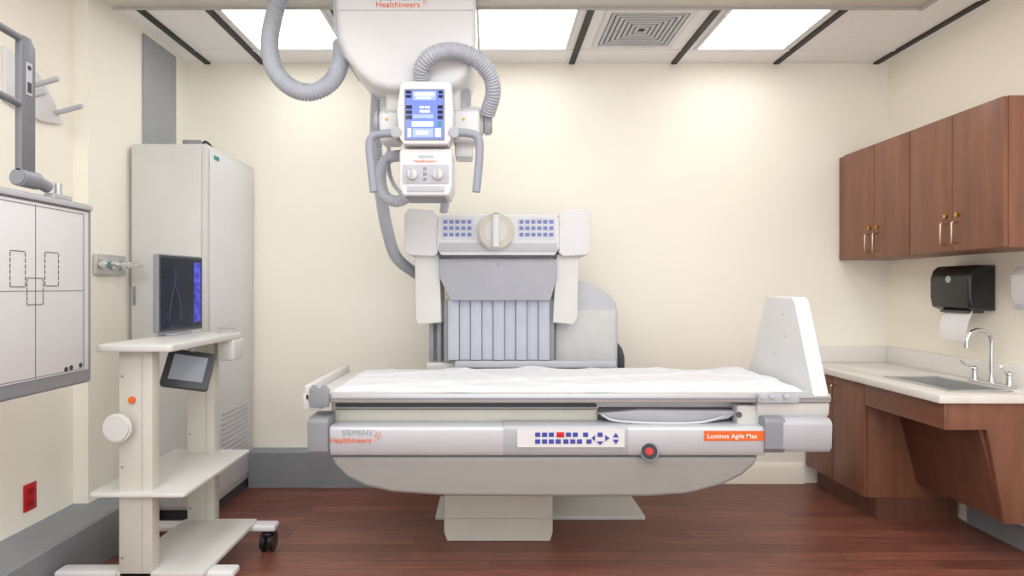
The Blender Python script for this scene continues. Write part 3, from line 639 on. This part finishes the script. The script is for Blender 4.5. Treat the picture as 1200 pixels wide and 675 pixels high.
b.box(1.965, hx0, 2.61, 3.798, z0, z1, .003).box(hx1, 2.528, 2.61, 3.798, z0, z1, .003).box(hx0 - .003, hx1 + .003, 2.61, hy0, z0 + .0002, z1 - .0002, .001).box(hx0 - .003, hx1 + .003, hy1, 3.798, z0 + .0002, z1 - .0002, .001)
build(b, 'slab', m_counter, t)
build(B().box(2.508, 2.528, 2.61, 3.798, .77, .87, .002).box(1.965, 2.508, 3.778, 3.798, .77, .87, .002), 'backsplash', m_counter, t)
t = thing('sink', 'stainless steel sink basin set in the countertop', 'sink', (2.23, 2.93, .66))
sb = B().box(hx0 + .008, hx1 - .008, hy0 + .008, hy1 - .008, .675, .68)
sb.box(hx0 + .004, hx0 + .01, hy0 + .004, hy1 - .004, .675, .772).box(hx1 - .01, hx1 - .004, hy0 + .004, hy1 - .004, .675, .772).box(hx0 + .004, hx1 - .004, hy0 + .004, hy0 + .01, .675, .772).box(hx0 + .004, hx1 - .004, hy1 - .01, hy1 - .004, .675, .772)
build(sb, 'basin', M('satin steel basin', (186, 187, 187), .35, .5, var=.06), t)
rb = B().box(hx0 - .018, hx0 + .008, hy0 - .018, hy1 + .018, .7703, .776, .002).box(hx1 - .008, hx1 + .015, hy0 - .018, hy1 + .018, .7703, .776, .002).box(hx0, hx1, hy0 - .018, hy0 + .008, .7703, .776, .002).box(hx0, hx1, hy1 - .008, hy1 + .018, .7703, .776, .002)
build(rb, 'rim', m_steel, t)
build(B().cyl((2.23, 2.93, .68), (2.23, 2.93, .683), .03), 'drain', m_dgrey, t)
fy, fx = 2.90, 2.435
t = thing('faucet', 'chrome gooseneck faucet with lever handles behind the sink', 'faucet', (fx, fy, .7705))
build(B().box(fx - .025, fx + .025, fy - .12, fy + .12, .7705, .785, .006), 'base', m_chrome, t)
build(B().tube([(fx, fy, .785), (fx, fy, .90), (fx, fy, .985), (fx - .02, fy, 1.022), (fx - .06, fy, 1.037), (fx - .10, fy, 1.022), (fx - .118, fy, .985), (fx - .12, fy, .965)], .0095, n=14).cyl((fx, fy, .785), (fx, fy, .82), .018, .013, n=20).cyl((fx - .12, fy, .97), (fx - .12, fy, .95), .012, n=16), 'spout', m_chrome, t)
for dy in (-.10, .10):
    build(B().cyl((fx, fy + dy, .785), (fx, fy + dy, .83), .017, .012, n=20).ball((fx, fy + dy, .835), .015).tube([(fx, fy + dy, .838), (fx - .03, fy + dy * 1.1, .85), (fx - .055, fy + dy * 1.2, .875)], .0065, n=10), 'handle', m_chrome, t)
t = thing('paper_towel_dispenser', 'black plastic paper towel dispenser on the right wall', 'towel dispenser', (2.46, 3.1, 1.12))
pr = [(2.528, 1.125), (2.43, 1.125), (2.40, 1.14), (2.39, 1.19), (2.39, 1.29), (2.405, 1.335), (2.43, 1.355), (2.528, 1.355)]
cs = build(B().prism(pr, 'xz', 2.98, 3.25, bev=.015, seg=3), 'casing', m_blk, t)
build(B().cyl((2.3915, 3.115, 1.285), (2.3885, 3.115, 1.285), .018, n=24), 'badge', m_lgrey, cs)
build(B().box(2.41, 2.50, 3.02, 3.20, 1.112, 1.126, .004), 'outlet_mouth', m_dgrey, cs)
b = B(); g = b.bm; N = 10
va = []
for i in range(N + 1):
    u = i / N; zz = 1.124 - .16 * u; xx = 2.435 - .035 * math.sin(u * 2.2)
    va.append([g.verts.new((xx, 3.01, zz)), g.verts.new((xx, 3.19, zz + .012 * u)), g.verts.new((xx + .0015, 3.19, zz + .012 * u)), g.verts.new((xx + .0015, 3.01, zz))])
for i in range(N):
    for k in range(4): g.faces.new((va[i][k], va[i][(k + 1) % 4], va[i + 1][(k + 1) % 4], va[i + 1][k]))
g.faces.new(va[0]); g.faces.new(va[-1])
build(b, 'paper_towel', m_paper, t)
t = thing('soap_dispenser', 'white soap dispenser on the right wall beside the towel dispenser', 'soap dispenser', (2.48, 2.72, 1.14))
build(B().prism([(2.5295, 1.16), (2.45, 1.16), (2.43, 1.2), (2.425, 1.30), (2.45, 1.335), (2.5295, 1.34)], 'xz', 2.66, 2.79, bev=.012, seg=3), 'casing', m_white, t)
build(B().box(2.43, 2.49, 2.68, 2.77, 1.14, 1.165, .006), 'push_lever', m_lgrey, t)
# ---------------------------------------------------------------- camera, lights
cam = bpy.data.cameras.new('camera'); co_ = bpy.data.objects.new('camera', cam); COL.objects.link(co_)
cam.sensor_width = 36; cam.lens = 36 * F / 1200; cam.shift_x = (600 - VX) / 1200; cam.clip_start = .05
co_.location = (0, 0, H); co_.rotation_euler = (math.pi / 2, 0, 0); SC.camera = co_
def area(x, y, z, sx, sy, e, rot=(0, 0, 0)):
    l = bpy.data.lights.new('area', 'AREA'); l.shape = 'RECTANGLE'; l.size = sx; l.size_y = sy; l.energy = e; l.color = (1, .995, .985)
    o = bpy.data.objects.new('area_light', l); COL.objects.link(o); o.location = (x, y, z); o.rotation_euler = rot
for x in (-1.12, .3, 1.6): area(x, 1.5, 2.62, .7, .9, 12)  # added lamps above the view, unseen, to brighten the room
for x in (-1.12, .3, 1.6): area(x, -.3, 2.62, .9, 1.2, 19)  # more added lamps behind the camera, unseen, as fill light
w = bpy.data.worlds.new('World'); SC.world = w; w.use_nodes = True
w.node_tree.nodes['Background'].inputs[0].default_value = (.97, .985, 1, 1); w.node_tree.nodes['Background'].inputs[1].default_value = 1.85
SC.view_settings.view_transform = 'Standard'
